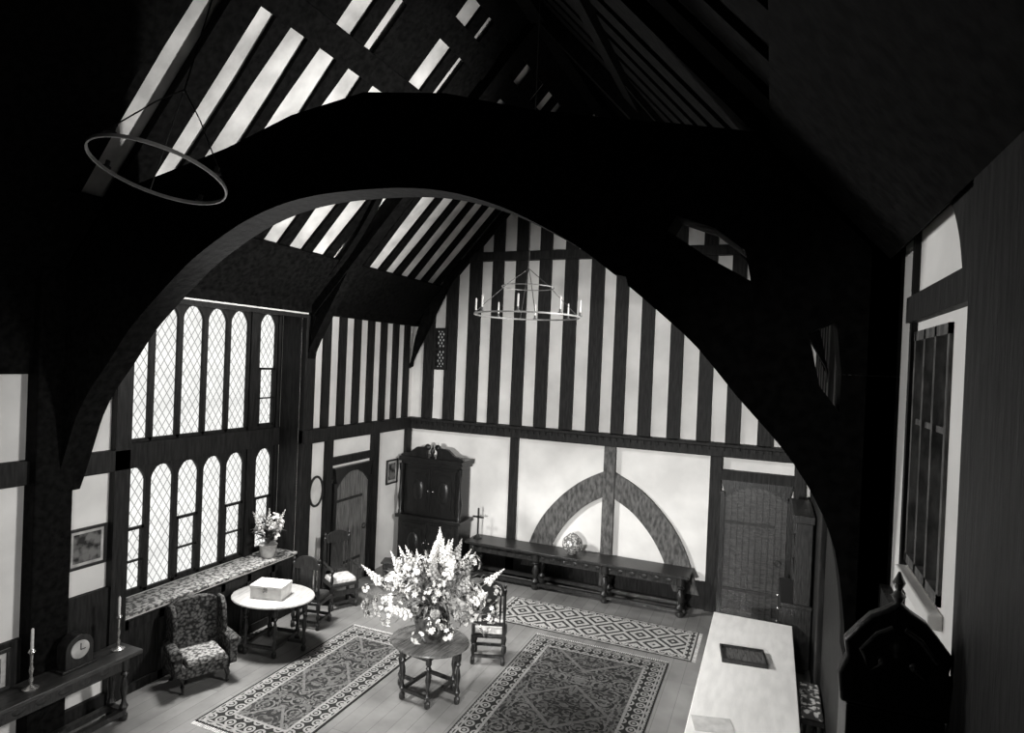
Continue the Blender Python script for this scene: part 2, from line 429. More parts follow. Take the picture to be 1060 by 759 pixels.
for side in (-1, 1):
    struct(slope_box(side, T0, T1, 0, HW-0.02, 0.1, 0.04), TIMBER_ROOF, label='principal rafter of dark oak')
struct(MB().bx(XL, XL+0.2, 4.2, 4.6, 0, 5.2), TIMBER_ROOF, label='heavy dark oak wall post', bevel=0.02)
struct(MB().bx(XR-0.2, XR, T0, T1, 0, 5.3), TIMBER, label='heavy dark oak wall post', bevel=0.02)
for side in (-1, 1):
    struct(slope_box(side, 8.45, 8.7, 0, HW-0.02, 0.2, 0.05), TIMBER_ROOF, label='principal rafter of dark oak')
    xs = XC+side*HW
    P = cat([(xs-side*0.1, 4.3),(xs-side*0.22,4.95),(xs-side*0.55,5.55),(xs-side*1.1,6.15),(xs-side*1.8,6.8)], 4)
    O = [(xs-side*(0.0+ i/(len(P)-1)*1.55), 4.25+ i/(len(P)-1)*2.75) for i in range(len(P))]
    struct(MB().strip(P, O, 8.47, 8.67, 'XZ'), TIMBER_ROOF, label='curved oak arch brace')
struct(MB().bx(XL, XL+0.1, B1, 8.68, 0, 5.2), TIMBER, label='dark oak wall post', bevel=0.01)
struct(MB().bx(XR-0.1, XR, B1, 8.68, 0, 5.3), TIMBER, label='dark oak wall post', bevel=0.01)
for side in (-1, 1):
    xs = XC+side*HW
    P = cat([(xs-side*0.08, 4.2),(xs-side*0.16,4.8),(xs-side*0.38,5.4),(xs-side*0.75,5.95),(xs-side*1.2,6.5)], 4)
    O = [(xs-side*(0.0+ i/(len(P)-1)*1.2), 4.15+ i/(len(P)-1)*2.36) for i in range(len(P))]
    struct(MB().strip(P, O, 11.78, 11.9, 'XZ'), TIMBER_ROOF, label='curved oak arch brace against gable')
    struct(slope_box(side, 11.8, 11.99, 0, HW-0.02, 0.1, 0.04), TIMBER_ROOF, label='principal rafter of dark oak')

# ------------------------------------------------------------------ far gable framing
struct(MB().bx(XL, XR, 11.78, YF, 2.84, 3.02).bx(XL, XR, 11.74, YF, 3.02, 3.08), TIMBER, label='moulded oak cross rail', bevel=0.01)
mb = MB()
for i in range(62): mb.bx(XL+0.1+i*0.13, XL+0.16+i*0.13, 11.745, 11.78, 2.955, 3.015)
struct(mb, TIMBER, label='row of small carved dentils on the rail')
x = XL+0.3
while x < XR-0.05:
    jit = random.uniform(-0.02, 0.02)
    a, b = x+jit, x+jit+random.uniform(0.24, 0.28)
    za, zb = roofz(a), roofz(min(b, XR))
    if not (-6.85 < (a+b)/2 < -6.45):
        struct(MB().prism([(a,3.07),(min(b,XR-0.02),3.07),(min(b,XR-0.02),zb),(a,za)], 11.93, YF, 'XZ'), TIMBER, label='dark oak gable stud')
    x += 0.53
struct(MB().bx(XC-2.75, XC+2.75, 11.85, YF, 6.48, 6.66), TIMBER, label='gable collar beam')
w = thing('window_13', (-6.66, 11.93, 4.15), 0, 'small dark lattice squint window in the gable', 'window'); w['kind'] = 'structure'
mb = MB(); mb.bx(-0.16,-0.1,-0.05,0.07,0,0.9).bx(0.1,0.16,-0.05,0.07,0,0.9).bx(-0.1,0.1,-0.05,0.07,0,0.06).bx(-0.1,0.1,-0.05,0.07,0.84,0.9).bx(-0.1,0.1,-0.05,0.07,0.42,0.48)
mb.build('window_frame', TIMBER, w)
MB().bx(-0.1,0.1,0.02,0.06,0.06,0.84).build('glass_pane', GLASS_D, w)
struct(MB().bx(-4.95,-4.77,11.93,YF,0,2.85), TIMBER, label='dark oak wall post')
struct(MB().bx(-2.95,-2.73,11.88,YF,0,2.85), TIMBER_G, label='weathered oak king stud')
struct(MB().bx(-0.98,-0.78,11.88,YF,0,2.85), TIMBER, label='dark oak door post')
struct(MB().bx(0.42,0.6,11.88,YF,0,2.85), TIMBER, label='dark oak door post')
struct(MB().bx(-0.78,0.42,11.88,YF,2.42,2.6), TIMBER, label='oak door lintel')
struct(MB().bx(XL,-0.98,11.93,YF,0,0.5), TIMBER, label='dark oak sill beam made deep to darken under the table', name='baseboard_far')  # beam made deep to put darkness beneath the long table
for sd in (-1, 1):
    xc = -2.84
    P = cat([(xc+sd*0.09,1.84),(xc+sd*0.48,1.60),(xc+sd*0.84,1.22),(xc+sd*1.10,0.78),(xc+sd*1.30,0.25)], 5)
    O = cat([(xc+sd*0.09,2.34),(xc+sd*0.6,2.06),(xc+sd*1.08,1.62),(xc+sd*1.45,1.08),(xc+sd*1.76,0.25)], 5)
    struct(MB().strip(P, O, 11.91, YF, 'XZ'), TIMBER_G, label='curved weathered oak foot brace')

# ------------------------------------------------------------------ left wall framing
struct(MB().bx(XL, XL+0.1, YN, B0, 2.86, 3.12), TIMBER, label='oak middle rail', bevel=0.01)
struct(MB().bx(XL, XL+0.14, B1, YF, 2.84, 3.08), TIMBER, label='oak middle rail', bevel=0.01)
y = 8.95
while y < 11.6:
    struct(MB().bx(XL, XL+0.05, y, y+0.19, 3.08, 5.08), TIMBER, label='dark oak wall stud')
    y += 0.44
struct(MB().bx(XL, XL+0.1, B0-0.2, B0, 0, 5.06), TIMBER, label='dark oak bay post')
struct(MB().bx(XL, XL+0.08, 9.1, 9.27, 0, 2.84), TIMBER, label='dark oak door post')
struct(MB().bx(XL, XL+0.08, 10.5, 10.72, 0, 2.84), TIMBER, label='dark oak door post')
struct(MB().bx(XL, XL+0.08, 9.27, 10.5, 2.36, 2.5), TIMBER, label='oak door lintel')
struct(MB().bx(XL, XL+0.08, 11.75, 11.93, 0, 2.84), TIMBER, label='dark oak corner post')
struct(MB().bx(XL, XL+0.06, YN, 4.2, 0.7, 1.2).bx(XL, XL+0.06, 4.6, B0-0.2, 0.7, 1.45), TIMBER, label='dark oak dado panelling')
struct(MB().bx(XL, XL+0.06, YN, 4.2, 0, 0.15).bx(XL, XL+0.06, 4.6, B0-0.2, 0, 0.15), TIMBER, name='baseboard_left', label='dark oak skirting')
struct(MB().bx(XL, XL+0.08, YN, 4.2, 4.05, 5.08), TIMBER_ROOF, label='dark upper wall panelling')
mb = MB().bx(XL, XL+0.04, B0, B1, 0, 0.93)
for i in range(7): mb.bx(XL+0.04, XL+0.07, B0+i*0.5, B0+0.07+i*0.5, 0, 0.93)
mb.bx(XL+0.04, XL+0.07, B0, B1, 0, 0.12).bx(XL+0.04, XL+0.07, B0, B1, 0.83, 0.93)
struct(mb, TIMBER, label='dark oak panelling below the window ledge')
LEDGE = mat_voronoi('ledge_lead_shadow', 0.08, 0.42, 18, 0.5, 0.4, 0.6)  # shadow pattern of the window leading painted into the ledge colour
struct(MB().bx(XB+0.05, XL+0.08, B0, B1, 0.98, 1.02), LEDGE, label='pale window ledge with painted leading shadows', bevel=0.006)
def lancet(cy, cw, z0, z1, ow, casement=False):
    LN = lancet.n; lancet.n += 1
    e = thing('window_%d' % LN, (XB, cy, z0), 0, 'tall arched leaded light with dark oak tracery', 'window'); e['kind'] = 'structure'
    H = z1-z0; r = ow/2; b = 0.05; ht = H-0.05-r
    inn = [(-r, b)]; outp = [(-cw/2, 0)]
    inn += [(-r, ht)]; outp += [(-cw/2, ht)]
    N = 12
    for i in range(1, N):
        a = math.pi-math.pi*i/N
        rr = r*(1-0.10*max(0, math.cos(3*(a-math.pi/2)+math.pi))**2*(1 if 0.2 < i/N < 0.8 else 0.5))
        px, pz = rr*math.cos(a), ht+rr*1.05*math.sin(a)
        inn.append((px, pz))
        outp.append((max(-cw/2, min(cw/2, cw*0.9*math.cos(a))), H if 0.12 < i/N < 0.88 else ht+ (H-ht)*0.8))
    inn += [(r, ht), (r, b)]; outp += [(cw/2, ht), (cw/2, 0)]
    mb = MB().strip(inn, outp, -0.02, 0.05, 'YZ')
    mb.bx(-0.02, 0.05, -cw/2, cw/2, 0, b)
    mb.build('window_frame', TIMBER, e, smooth=False)
    MB().bx(-0.02, 0.0, -r-0.01, r+0.01, b, H-0.03).build('glass_pane', GLASS, e, smooth=False)
    if casement:
        c = MB(); hh = H*0.52
        c.bx(0.0,0.05,-r,-r+0.035,b,hh).bx(0.0,0.05,r-0.035,r,b,hh).bx(0.0,0.05,-r,r,b,b+0.035).bx(0.0,0.05,-r,r,hh-0.035,hh).bx(0,0.05,-r,r,hh*0.5-0.01,hh*0.5+0.01)
        c.build('casement', TIMBER, e, smooth=False)
lancet.n = 1
cys = [5.80, 6.23, 6.66, 7.09, 7.52]
for c in cys: lancet(c, 0.43, 3.1, 5.06, 0.35)
lancet(8.13, 0.42, 3.1, 5.06, 0.35, True)
for i, c in enumerate(cys): lancet(c, 0.43, 1.03, 2.8, 0.35, i in (0, 2, 4))
lancet(8.13, 0.42, 1.03, 2.8, 0.35, True)
for a, b in ((B0-0.02, 5.585), (7.735, 7.92), (8.34, B1+0.02)):
    struct(MB().bx(XB-0.05, XB+0.08, a, b, 1.03, 5.06), TIMBER, label='dark oak window mullion')
struct(MB().bx(XB-0.05, XB+0.12, B0, B1, 2.8, 3.1), TIMBER, label='dark oak window transom')
struct(MB().bx(XB+0.12, XL, B1-0.03, B1, 1.03, 5.06), TIMBER, label='oak window jamb lining')
struct(MB().bx(XB+0.12, XL, B0, B0+0.03, 1.03, 5.06), TIMBER, label='oak window jamb lining')
struct(MB().bx(XL, XL+0.1, B0, B1, 4.99, 5.045), TIMBER, label='oak window head')
struct(MB().bx(XL, XL+0.11, B0-0.1, B1+0.02, 5.052, 5.075), PLASTER, label='thin pale moulding along the window head')

# ------------------------------------------------------------------ right wall framing
struct(MB().bx(XR-0.06, XR, YN, T0, 2.95, 3.12), TIMBER, label='oak middle rail')
struct(MB().bx(XR-0.08, XR, 8.68, YF, 2.84, 3.08).bx(XR-0.08, XR, T1, B1, 2.84, 3.08), TIMBER, label='oak middle rail')
struct(MB().bx(XR-0.08, XR, YN, 2.72, 0, 5.3), TIMBER, label='dark oak panelled end')
struct(MB().bx(XR-0.05, XR, 2.72, 4.05, 4.7, 4.84), TIMBER, label='oak window head beam')
struct(MB().bx(XR-0.04, XR, 2.72, 4.45, 0, 2.95), TIMBER, label='dark oak wall panelling')
struct(MB().bx(XR-0.04, XR, T1, YF, 0, 2.84), TIMBER, label='dark oak wall panelling')
y = 4.95
while y < 11.8:
    struct(MB().bx(XR-0.06, XR, y, y+0.22, 3.08, 5.3), TIMBER, label='dark oak wall stud'); y += 0.5
struct(MB().bx(XR-0.03, XR, 4.0, 4.05, 3.12, 5.3), TIMBER, label='slim oak window stud')
P = cat([(2.95,4.84),(3.03,5.0),(3.2,5.17),(3.5,5.3)], 4); O = [(2.72, 4.84+0.46*i/(len(P)-1)) for i in range(len(P))]
struct(MB().strip(P, O, XR-0.05, XR, 'YZ'), TIMBER, label='curved oak head brace')
w = thing('window_14', (XR, 3.625, RZ0), 0, 'side window with weathered frame and leaded glass', 'window'); w['kind'] = 'structure'
mb = MB(); hw = 0.375; H = RZ1-RZ0
for yy in (-hw, -0.13, 0.1, hw-0.05): mb.bx(-0.015, 0.06, yy, yy+0.035, 0, H)
mb.bx(-0.015, 0.06, -hw, hw, 0, 0.05).bx(-0.015, 0.06, -hw, hw, H-0.05, H).bx(0.0, 0.06, -hw, hw, H*0.6, H*0.6+0.03)
mb.build('window_frame', TIMBER_G, w, smooth=False)
MB().bx(0.065, 0.085, -hw, hw, 0, H).build('glass_pane', GLASS_R, w, smooth=False)
struct(MB().bx(XR-0.06, XR, RW0-0.05, RW1-0.02, RZ0-0.09, RZ0-0.02), PLASTER, label='pale stone window sill', bevel=0.01)

# ------------------------------------------------------------------ doors
def arched_door(name, W, H, label, mat, n=7, drop=0.28):
    e = thing(name, (0,0,0), 0, label, 'door'); e['kind'] = 'structure'
    mb = MB(); pw = W/n
    def hz(x): return H-drop*(abs(x)/(W/2))**2.2
    for i in range(n):
        x0 = -W/2+i*pw
        mb.prism([(x0+0.006,0.01),(x0+pw-0.006,0.01),(x0+pw-0.006,hz(x0+pw-0.006)),(x0+pw/2,hz(x0+pw/2)),(x0+0.006,hz(x0+0.006))], -0.05, 0, 'XZ')
        mb.bx(x0-0.012, x0+0.012, -0.065, -0.05, 0.02, hz(x0)-0.02)
    mb.build('door_leaf', mat, e, smooth=False)
    fr = MB(); ins = []; ous = []
    for i in range(17):
        x = -W/2+W*i/16; ins.append((x, hz(x))); ous.append((x*1.14, H+0.1))
    fr.strip(ins, ous, -0.09, 0.0, 'XZ')
    zz = ins[0][1]
    fr.bx(-W/2-0.08,-W/2,-0.09,0,0,zz+0.1).bx(W/2,W/2+0.08,-0.09,0,0,zz+0.1)
    fr.build('door_frame', OAK_B, e, smooth=False)
    for z in (0.45, 1.65):
        MB().bx(-W/2+0.02, W/2-0.2, -0.072, -0.066, z, z+0.05).build('strap_hinge', IRON, e)
    k = MB(); pts = [(W/2-0.13+0.05*math.cos(a), -0.085, 1.05+0.05*math.sin(a)) for a in [2*math.pi*i/16 for i in range(17)]]
    k.tube(pts, 0.009, 6); k.build('ring_handle', IRON, e)
    return e
d = arched_door('door_1', 1.0, 2.2, 'arched plank door of brown oak', OAK_DOOR); d.location = (XL+0.02, 9.88, 0.0); d.rotation_euler = (0,0,R(90))
d = arched_door('door_2', 1.04, 2.33, 'wide dark ribbed door with shallow arched head', OAK_M, 10, 0.22); d.location = (-0.18, YF-0.02, 0.0)

# ------------------------------------------------------------------ furniture helpers
def leg_prof(h, r=0.035):
    return [(r*0.9,0),(r*1.2,0.02),(r*1.2,0.07),(r*0.6,0.09),(r*1.25,h*0.22),(r*0.7,h*0.28),(r*0.55,h*0.34),(r*1.15,h*0.5),(r*0.9,h*0.6),(r*0.5,h*0.68),(r*1.1,h*0.73),(r*0.7,h*0.77),(r*1.2,h*0.8),(r*1.2,h)]
LEGC = {}
def leg(h, r, loc, parent, mat=OAK, name='leg'):
    k = (round(h,3), r, mat.name)
    if k not in LEGC: LEGC[k] = MB().lathe(leg_prof(h, r), seg=14).mesh('turned_leg', mat)
    o = bpy.data.objects.new(name, LEGC[k]); COL.objects.link(o); o.parent = parent; o.location = loc
    return o
def bars(parent, name, mat, lst):
    for b in lst: MB().bx(*b).build(name, mat, parent)

def gateleg(loc, rx, ry, h, rot, label, topmat):
    e = thing('gateleg_table', loc, rot, label, 'table')
    t = MB(); t.lathe([(0.98,0),(1.0,0.012),(0.99,0.026),(0.95,0.03)], (0,0,h-0.03), 48, None, rx, ry); t.build('table_top', topmat, e)
    fx, fy = rx*0.38, ry*0.6
    MB().bx(-fx, fx, -fy, -fy+0.03, h-0.14, h-0.03).bx(-fx, fx, fy-0.03, fy, h-0.14, h-0.03).bx(-fx, -fx+0.03, -fy, fy, h-0.14, h-0.03).bx(fx-0.03, fx, -fy, fy, h-0.14, h-0.03).build('apron', OAK, e)
    L = [(-fx,-fy),(fx,-fy),(-fx,fy),(fx,fy),(-rx*0.82,-0.03),(rx*0.82,0.03)]
    for x, y in L: leg(h-0.03, 0.032, (x, y, 0), e)
    z = 0.13
    bars(e, 'stretcher', OAK, [(-fx,fx,-fy-0.02,-fy+0.02,z-0.02,z+0.02),(-fx,fx,fy-0.02,fy+0.02,z-0.02,z+0.02),(-fx-0.02,-fx+0.02,-fy,fy,z-0.02,z+0.02),(fx-0.02,fx+0.02,-fy,fy,z-0.02,z+0.02)])
    bars(e, 'gate_rail', OAK, [(-rx*0.82,-fx,-0.05,-0.01,z-0.02,z+0.02),(fx,rx*0.82,0.01,0.05,z-0.02,z+0.02),(-rx*0.82,-fx,-0.05,-0.01,h-0.12,h-0.05),(fx,rx*0.82,0.01,0.05,h-0.12,h-0.05)])
    return e

def chair(loc, rot, label, arms=False, hb=1.15, seatmat=CUSH, group=None):
    e = thing('armchair' if arms else 'side_chair', loc, rot, label, 'chair', group)
    W, D, S = 0.50, 0.44, 0.45
    MB().bx(-W/2,W/2,-D/2,D/2,S-0.06,S-0.01).build('seat', OAK, e, 0.008)
    MB().box((0,0,S+0.03),(W-0.06,D-0.04,0.08),top=0.92).build('cushion', seatmat, e, 0.02)
    for x in (-W/2+0.03, W/2-0.03):
        leg(S-0.05, 0.028, (x, -D/2+0.03, 0), e); leg(S-0.05, 0.028, (x, D/2-0.03, 0), e)
    z = 0.12
    bars(e, 'stretcher', OAK, [(-W/2+.03,W/2-.03,-D/2+.015,-D/2+.045,z-.02,z+.02),(-W/2+.03,W/2-.03,D/2-.045,D/2-.015,z-.02,z+.02),
      (-W/2+.015,-W/2+.045,-D/2+.03,D/2-.03,z-.02,z+.02),(W/2-.045,W/2-.015,-D/2+.03,D/2-.03,z-.02,z+.02),(-W/2+.06,W/2-.06,-D/2+.01,-D/2+.03,0.24,0.33)])
    b = MB(); y = D/2-0.02
    for x in (-W/2+0.03, W/2-0.03):
        b.lathe([(0.022,S-0.02),(0.028,S+0.1),(0.018,S+0.2),(0.028,S+0.4),(0.02,hb-0.12),(0.028,hb-0.05),(0.012,hb-0.03),(0.026,hb+0.01),(0.004,hb+0.05)], (x,y,0), 12)
    b.bx(-W/2+.04,W/2-.04,y-.015,y+.015,S+0.12,S+0.17)
    cr = [(-W/2+.05,hb-.14),(W/2-.05,hb-.14)]+[( (W/2-.05)*math.cos(a), hb-0.05+0.12*math.sin(a)) for a in [math.pi*i/12 for i in range(13)]]
    b.prism(cr, y-.015, y+.015, 'XZ')
    b.bx(-0.11,0.11,y-.01,y+.01,S+0.17,hb-0.14)
    for x in (-0.16, 0.16): b.lathe([(0.01,0),(0.018,(hb-S-0.31)/2),(0.01,hb-S-0.31)], (x,y,S+0.17), 8)
    b.build('backrest', OAK, e)
    if arms:
        for x in (-W/2+0.02, W/2-0.02):
            a = MB(); a.tube([(x,D/2-0.02,S+0.28),(x,0,S+0.25),(x*1.05,-D/2+0.04,S+0.26),(x*1.08,-D/2-0.04,S+0.22)], [0.022,0.022,0.028,0.03], 8)
            a.lathe([(0.02,S),(0.028,S+0.1),(0.016,S+0.15),(0.022,S+0.25)], (x,-D/2+0.03,0), 10); a.build('arm', OAK, e)
    return e

def long_table(loc, L, W, h, rot, label, topmat, nl=3, legr=0.055):
    e = thing('refectory_table', loc, rot, label, 'table')
    MB().bx(-L/2,L/2,-W/2,W/2,h-0.05,h).build('table_top', topmat, e, 0.008)
    ix, iy = L/2-0.15, W/2-0.1
    a = MB()
    for s in (-1,1): a.bx(-ix,ix,s*iy-0.015,s*iy+0.015,h-0.2,h-0.05).bx(s*ix-0.015,s*ix+0.015,-iy,iy,h-0.2,h-0.05)
    for i in range(int(L/0.22)):
        x = -ix+0.15+i*0.22
        if x < ix-0.1: a.sph((x,-iy-0.012,h-0.125),(0.07,0.012,0.045),10,6)
    a.build('apron', OAK, e)
    for i in range(nl):
        x = -ix+2*ix*i/(nl-1)
        for s in (-1,1): leg(h-0.05, legr, (x, s*iy, 0), e)
    bars(e, 'stretcher', OAK, [(-ix,ix,s*iy-0.035,s*iy+0.035,0.07,0.13) for s in (-1,1)]+[(s*ix-0.035,s*ix+0.035,-iy,iy,0.07,0.13) for s in (-1,1)])
    return e

def rug(name, x0, x1, y0, y1, style, label, z=0.0):
    w_, l_ = x1-x0, y1-y0
    e = thing(name, ((x0+x1)/2,(y0+y1)/2,z), 0, label, 'rug')
    MB().bx(-w_/2,w_/2,-l_/2,l_/2,0.001,0.012).build('rug_pile', mat_rug(name+'_weave'+str(style), w_, l_, style), e)
    f = MB()
    if w_ < l_:
        for s in (-1,1):
            for i in range(int(w_/0.03)): f.bx(-w_/2+i*0.03+0.005,-w_/2+i*0.03+0.02,s*l_/2,s*(l_/2+0.06),0.001,0.006)
    else:
        for s in (-1,1):
            for i in range(int(l_/0.03)): f.bx(s*w_/2,s*(w_/2+0.06),-l_/2+i*0.03+0.005,-l_/2+i*0.03+0.02,0.001,0.006)
    o = f.build('fringe', CUSH, e); o['kind'] = 'stuff'
    return e
rug('oriental_rug', -6.12, -4.72, 5.4, 8.4, 0, 'dark oriental runner rug with bordered floral field')
rug('oriental_rug', -3.35, -1.25, 5.9, 9.5, 1, 'large dark oriental carpet with pale border motifs')
rug('oriental_rug', -4.25, -0.95, 9.72, 10.85, 2, 'pale geometric lozenge rug before the long table')

gateleg((-3.99, 7.16, 0), 0.54, 0.46, 0.72, -8, 'round oak gateleg table carrying a large bouquet', OAK_TOP)
gateleg((-6.72, 7.25, 0), 0.62, 0.5, 0.78, 10, 'oval oak gateleg table in front of the window bay', MID_TOP)
long_table((-3.4, 11.6, 0), 4.4, 0.6, 0.74, 0, 'very long dark oak refectory table against the gable wall', OAK, 4, 0.065)
long_table((-0.13, 8.1, 0), 3.6, 1.08, 0.75, 90, 'long oak table with pale top', PALE_TOP, 3)
long_table((-6.98, 4.3, 0), 1.8, 0.42, 0.8, 90, 'narrow dark oak side table under candlesticks', OAK_M, 2, 0.04)

chair((-3.70, 8.42, 0), 200, 'dark oak chair with pale seat behind the bouquet table')
chair((-6.85, 9.0, 0), 60, 'carved oak armchair with pale cushion near the arched door', True, 1.2)
chair((-6.75, 8.15, 0), -170, 'dark carved chair drawn up beside the oval table', False, 1.1, OAK_M)

e = thing('joint_stool', (-6.5, 10.2, 0), 20, 'small dark oak joint stool near the arched door', 'stool')
MB().bx(-0.25,0.25,-0.16,0.16,0.47,0.5).build('seat', OAK, e, 0.006)
MB().bx(-0.2,0.2,-0.12,0.12,0.38,0.47).build('apron', OAK, e)
for x in (-0.19,0.19):
    for y in (-0.11,0.11): leg(0.46, 0.026, (x,y,0), e)
bars(e, 'stretcher', OAK, [(-0.19,0.19,s*0.11-0.015,s*0.11+0.015,0.07,0.11) for s in (-1,1)])

e = thing('bench', (0.555, 8.0, 0), 0, 'low oak bench with pale tapestry covered seat', 'bench')
MB().bx(-0.12,0.12,-0.4,0.4,0.55,0.6).build('seat', OAK, e)
MB().box((0,0,0.64),(0.23,0.76,0.08),top=0.9).build('cushion', TAPESTRY_L, e, 0.015)
for x in (-0.08,0.08):
    for y in (-0.34,0.34): leg(0.55, 0.022, (x,y,0), e)
e = thing('tray', (-0.2, 8.5, 0.75), 8, 'shallow dark tray with raised rim on the pale table', 'tray')
MB().bx(-0.25,0.25,-0.2,0.2,0,0.015).build('tray_base', OAK_TOP, e)
mb = MB(); mb.bx(-0.27,0.27,-0.22,-0.2,0,0.05).bx(-0.27,0.27,0.2,0.22,0,0.05).bx(-0.27,-0.25,-0.2,0.2,0,0.05).bx(0.25,0.27,-0.2,0.2,0,0.05)
mb.build('rim', OAK, e)
o = MB().bx(-0.2,0.2,-0.14,0.14,0,0.006).build('paper_sheet', CREAM); o.location = (-0.42, 6.75, 0.75); o.rotation_euler=(0,0,R(15)); top(o, 'loose pale paper sheet on the long table', 'paper')

# ------------------------------------------------------------------ wing armchair
e = thing('wing_armchair', (-6.83, 6.08, 0), 66, 'wingback armchair in muted floral tapestry upholstery by the window', 'armchair')
e.scale = (0.94, 0.8, 0.83)
MB().box((0,0.02,0.3),(0.66,0.6,0.2)).build('seat', TAPESTRY, e, 0.03)
MB().box((0,-0.04,0.45),(0.5,0.56,0.12)).build('cushion', TAPESTRY_C, e, 0.04)
bp = MB(); pts = [(-0.33,0.35),(0.33,0.35),(0.34,1.05)]+[(0.34*math.cos(a),1.1+0.14*math.sin(a)) for a in [math.pi*i/12 for i in range(13)]]+[(-0.34,1.05)]
Mb = Matrix.Translation((0,0.3,0)) @ Matrix.Rotation(R(-8),4,'X')
bp.prism(pts, 0, 0.12, 'XZ', Mb); bp.build('backrest', TAPESTRY, e, 0.03)
for s in (-1,1):
    a = MB(); a.box((s*0.36,0.0,0.45),(0.1,0.62,0.34)); a.tube([(s*0.38,0.3,0.63),(s*0.38,0,0.64),(s*0.39,-0.32,0.62)], [0.06,0.07,0.075], 12); a.build('arm', TAPESTRY, e, 0.01)
    wg = MB(); wg.prism([(0.34,0.6),(0.04,0.66),(0.02,0.85),(0.1,1.12),(0.22,1.22),(0.42,1.2)], s*0.33-0.03, s*0.33+0.03, 'YZ'); wg.build('wing', TAPESTRY, e, 0.02)
for x in (-0.28,0.28):
    for y in (-0.26,0.28):
        l = MB(); l.tube([(x,y,0.22),(x*1.06,y*1.08,0.12),(x*1.02,y*1.02,0.03),(x*1.08,y*1.12,0.0)], [0.035,0.03,0.018,0.03], 10); l.build('leg', OAK, e)

# ------------------------------------------------------------------ carved cupboard
e = thing('court_cupboard', (-6.5, 11.62, 0), 0, 'tall dark carved oak cupboard with scrolled pediment', 'cupboard')
MB().bx(-0.75,0.75,-0.28,0.3,0,0.08).bx(-0.72,0.72,-0.25,0.3,0.08,1.0).bx(-0.78,0.78,-0.3,0.3,1.0,1.07).bx(-0.66,0.66,-0.15,0.3,1.07,2.2).build('cabinet_body', OAK_B, e, 0.006)
MB().bx(-0.76,0.76,-0.26,0.3,2.2,2.3).bx(-0.72,0.72,-0.22,0.3,2.14,2.2).build('cornice', OAK_B, e, 0.01)
pd = MB()
for s in (-1,1):
    lo = [(s*(0.74-0.62*i/10), 2.3) for i in range(11)]
    hi = [(s*(0.74-0.62*i/10), 2.33+0.22*math.sin(math.pi*0.5*i/10)**1.5+0.02*math.sin(i*1.3)) for i in range(11)]
    pd.strip(lo, hi, -0.2, -0.12, 'XZ')
    pd.sph((s*0.12,-0.16,2.52),(0.07,0.05,0.07))
pd.build('pediment', OAK_B, e)
MB().lathe([(0.05,0),(0.06,0.03),(0.02,0.06),(0.05,0.12),(0.04,0.18),(0.015,0.22),(0.005,0.28)],(0,-0.16,2.3),12).build('finial', OAK_B, e)
for s in (-1,1):
    for (z0,z1,yy,wd) in ((0.16,0.92,-0.25,0.6),(1.15,2.06,-0.15,0.54)):
        dd_ = MB(); cx = s*(wd/2+0.03)
        dd_.bx(cx-wd/2,cx+wd/2,yy-0.02,yy,z0,z1)
        dd_.bx(cx-wd/2+0.08,cx+wd/2-0.08,yy-0.035,yy-0.02,z0+0.1,z1-0.1)
        dd_.sph((cx,yy-0.035,(z0+z1)/2),(wd*0.22,0.03,(z1-z0)*0.25),12,8)
        o = dd_.build('door', OAK_B, e, 0.005)
        k = MB().sph((s*0.06,yy-0.04,(z0+z1)/2),0.018,8,6).build('knob', BRASS); k.parent = o
    MB().lathe([(0.05,0),(0.05,0.06),(0.03,0.1),(0.065,0.35),(0.03,0.6),(0.03,0.9),(0.05,0.97),(0.05,1.07)],(s*0.7,-0.22,1.07),12).build('column', OAK_B, e)

e = thing('crucifix', (-5.45, 11.6, 0.74), 0, 'small dark standing cross on the long table', 'cross')
MB().lathe([(0.09,0),(0.09,0.02),(0.05,0.04),(0.03,0.08),(0.015,0.1)],(0,0,0),14).build('base', OAK, e)
MB().bx(-0.016,0.016,-0.012,0.012,0.09,0.62).bx(-0.12,0.12,-0.012,0.012,0.42,0.455).build('cross', OAK, e)
e = thing('ginger_jar', (-3.42, 11.58, 0.74), 0, 'round patterned porcelain jar on the long table', 'jar')
MB().lathe([(0.07,0),(0.08,0.015),(0.13,0.05),(0.19,0.13),(0.2,0.2),(0.18,0.28),(0.11,0.35),(0.08,0.36)],(0,0,0),24).build('jar_body', PATTERN_JAR, e)
MB().lathe([(0.09,0.355),(0.09,0.37),(0.05,0.395),(0.01,0.41)],(0,0,0),20).build('lid', PATTERN_JAR, e)

def frame_pic(name, loc, w_, h_, rot, label, cat_='picture', mg=0.05):
    e = thing(name, loc, rot, label, cat_)
    t = 0.035; f = MB()
    f.bx(-w_/2,w_/2,-0.03,0,-h_/2,-h_/2+t).bx(-w_/2,w_/2,-0.03,0,h_/2-t,h_/2).bx(-w_/2,-w_/2+t,-0.03,0,-h_/2+t,h_/2-t).bx(w_/2-t,w_/2,-0.03,0,-h_/2+t,h_/2-t)
    f.build('frame', OAK, e, 0.004)
    MB().bx(-w_/2+t,w_/2-t,-0.012,-0.002,-h_/2+t,h_/2-t).build('mount', POT, e)
    MB().bx(-w_/2+t+mg,w_/2-t-mg,-0.016,-0.012,-h_/2+t+mg,h_/2-t-mg).build('print', PAINTING, e)
    return e
frame_pic('framed_picture', (XL+0.005, 4.9, 2.0), 0.46, 0.48, 90, 'framed engraving on white plaster between wall posts', mg=0.035)
frame_pic('framed_picture', (XL+0.005, 11.3, 1.95), 0.42, 0.52, 90, 'small dark framed picture beside the corner post')
frame_pic('framed_picture', (XL+0.24, 3.82, 1.02), 0.34, 0.42, 90, 'small framed portrait standing on the side table')
e = thing('oval_mirror', (XL+0.005, 8.9, 1.95), 90, 'oval framed mirror on the wall by the window bay', 'mirror')
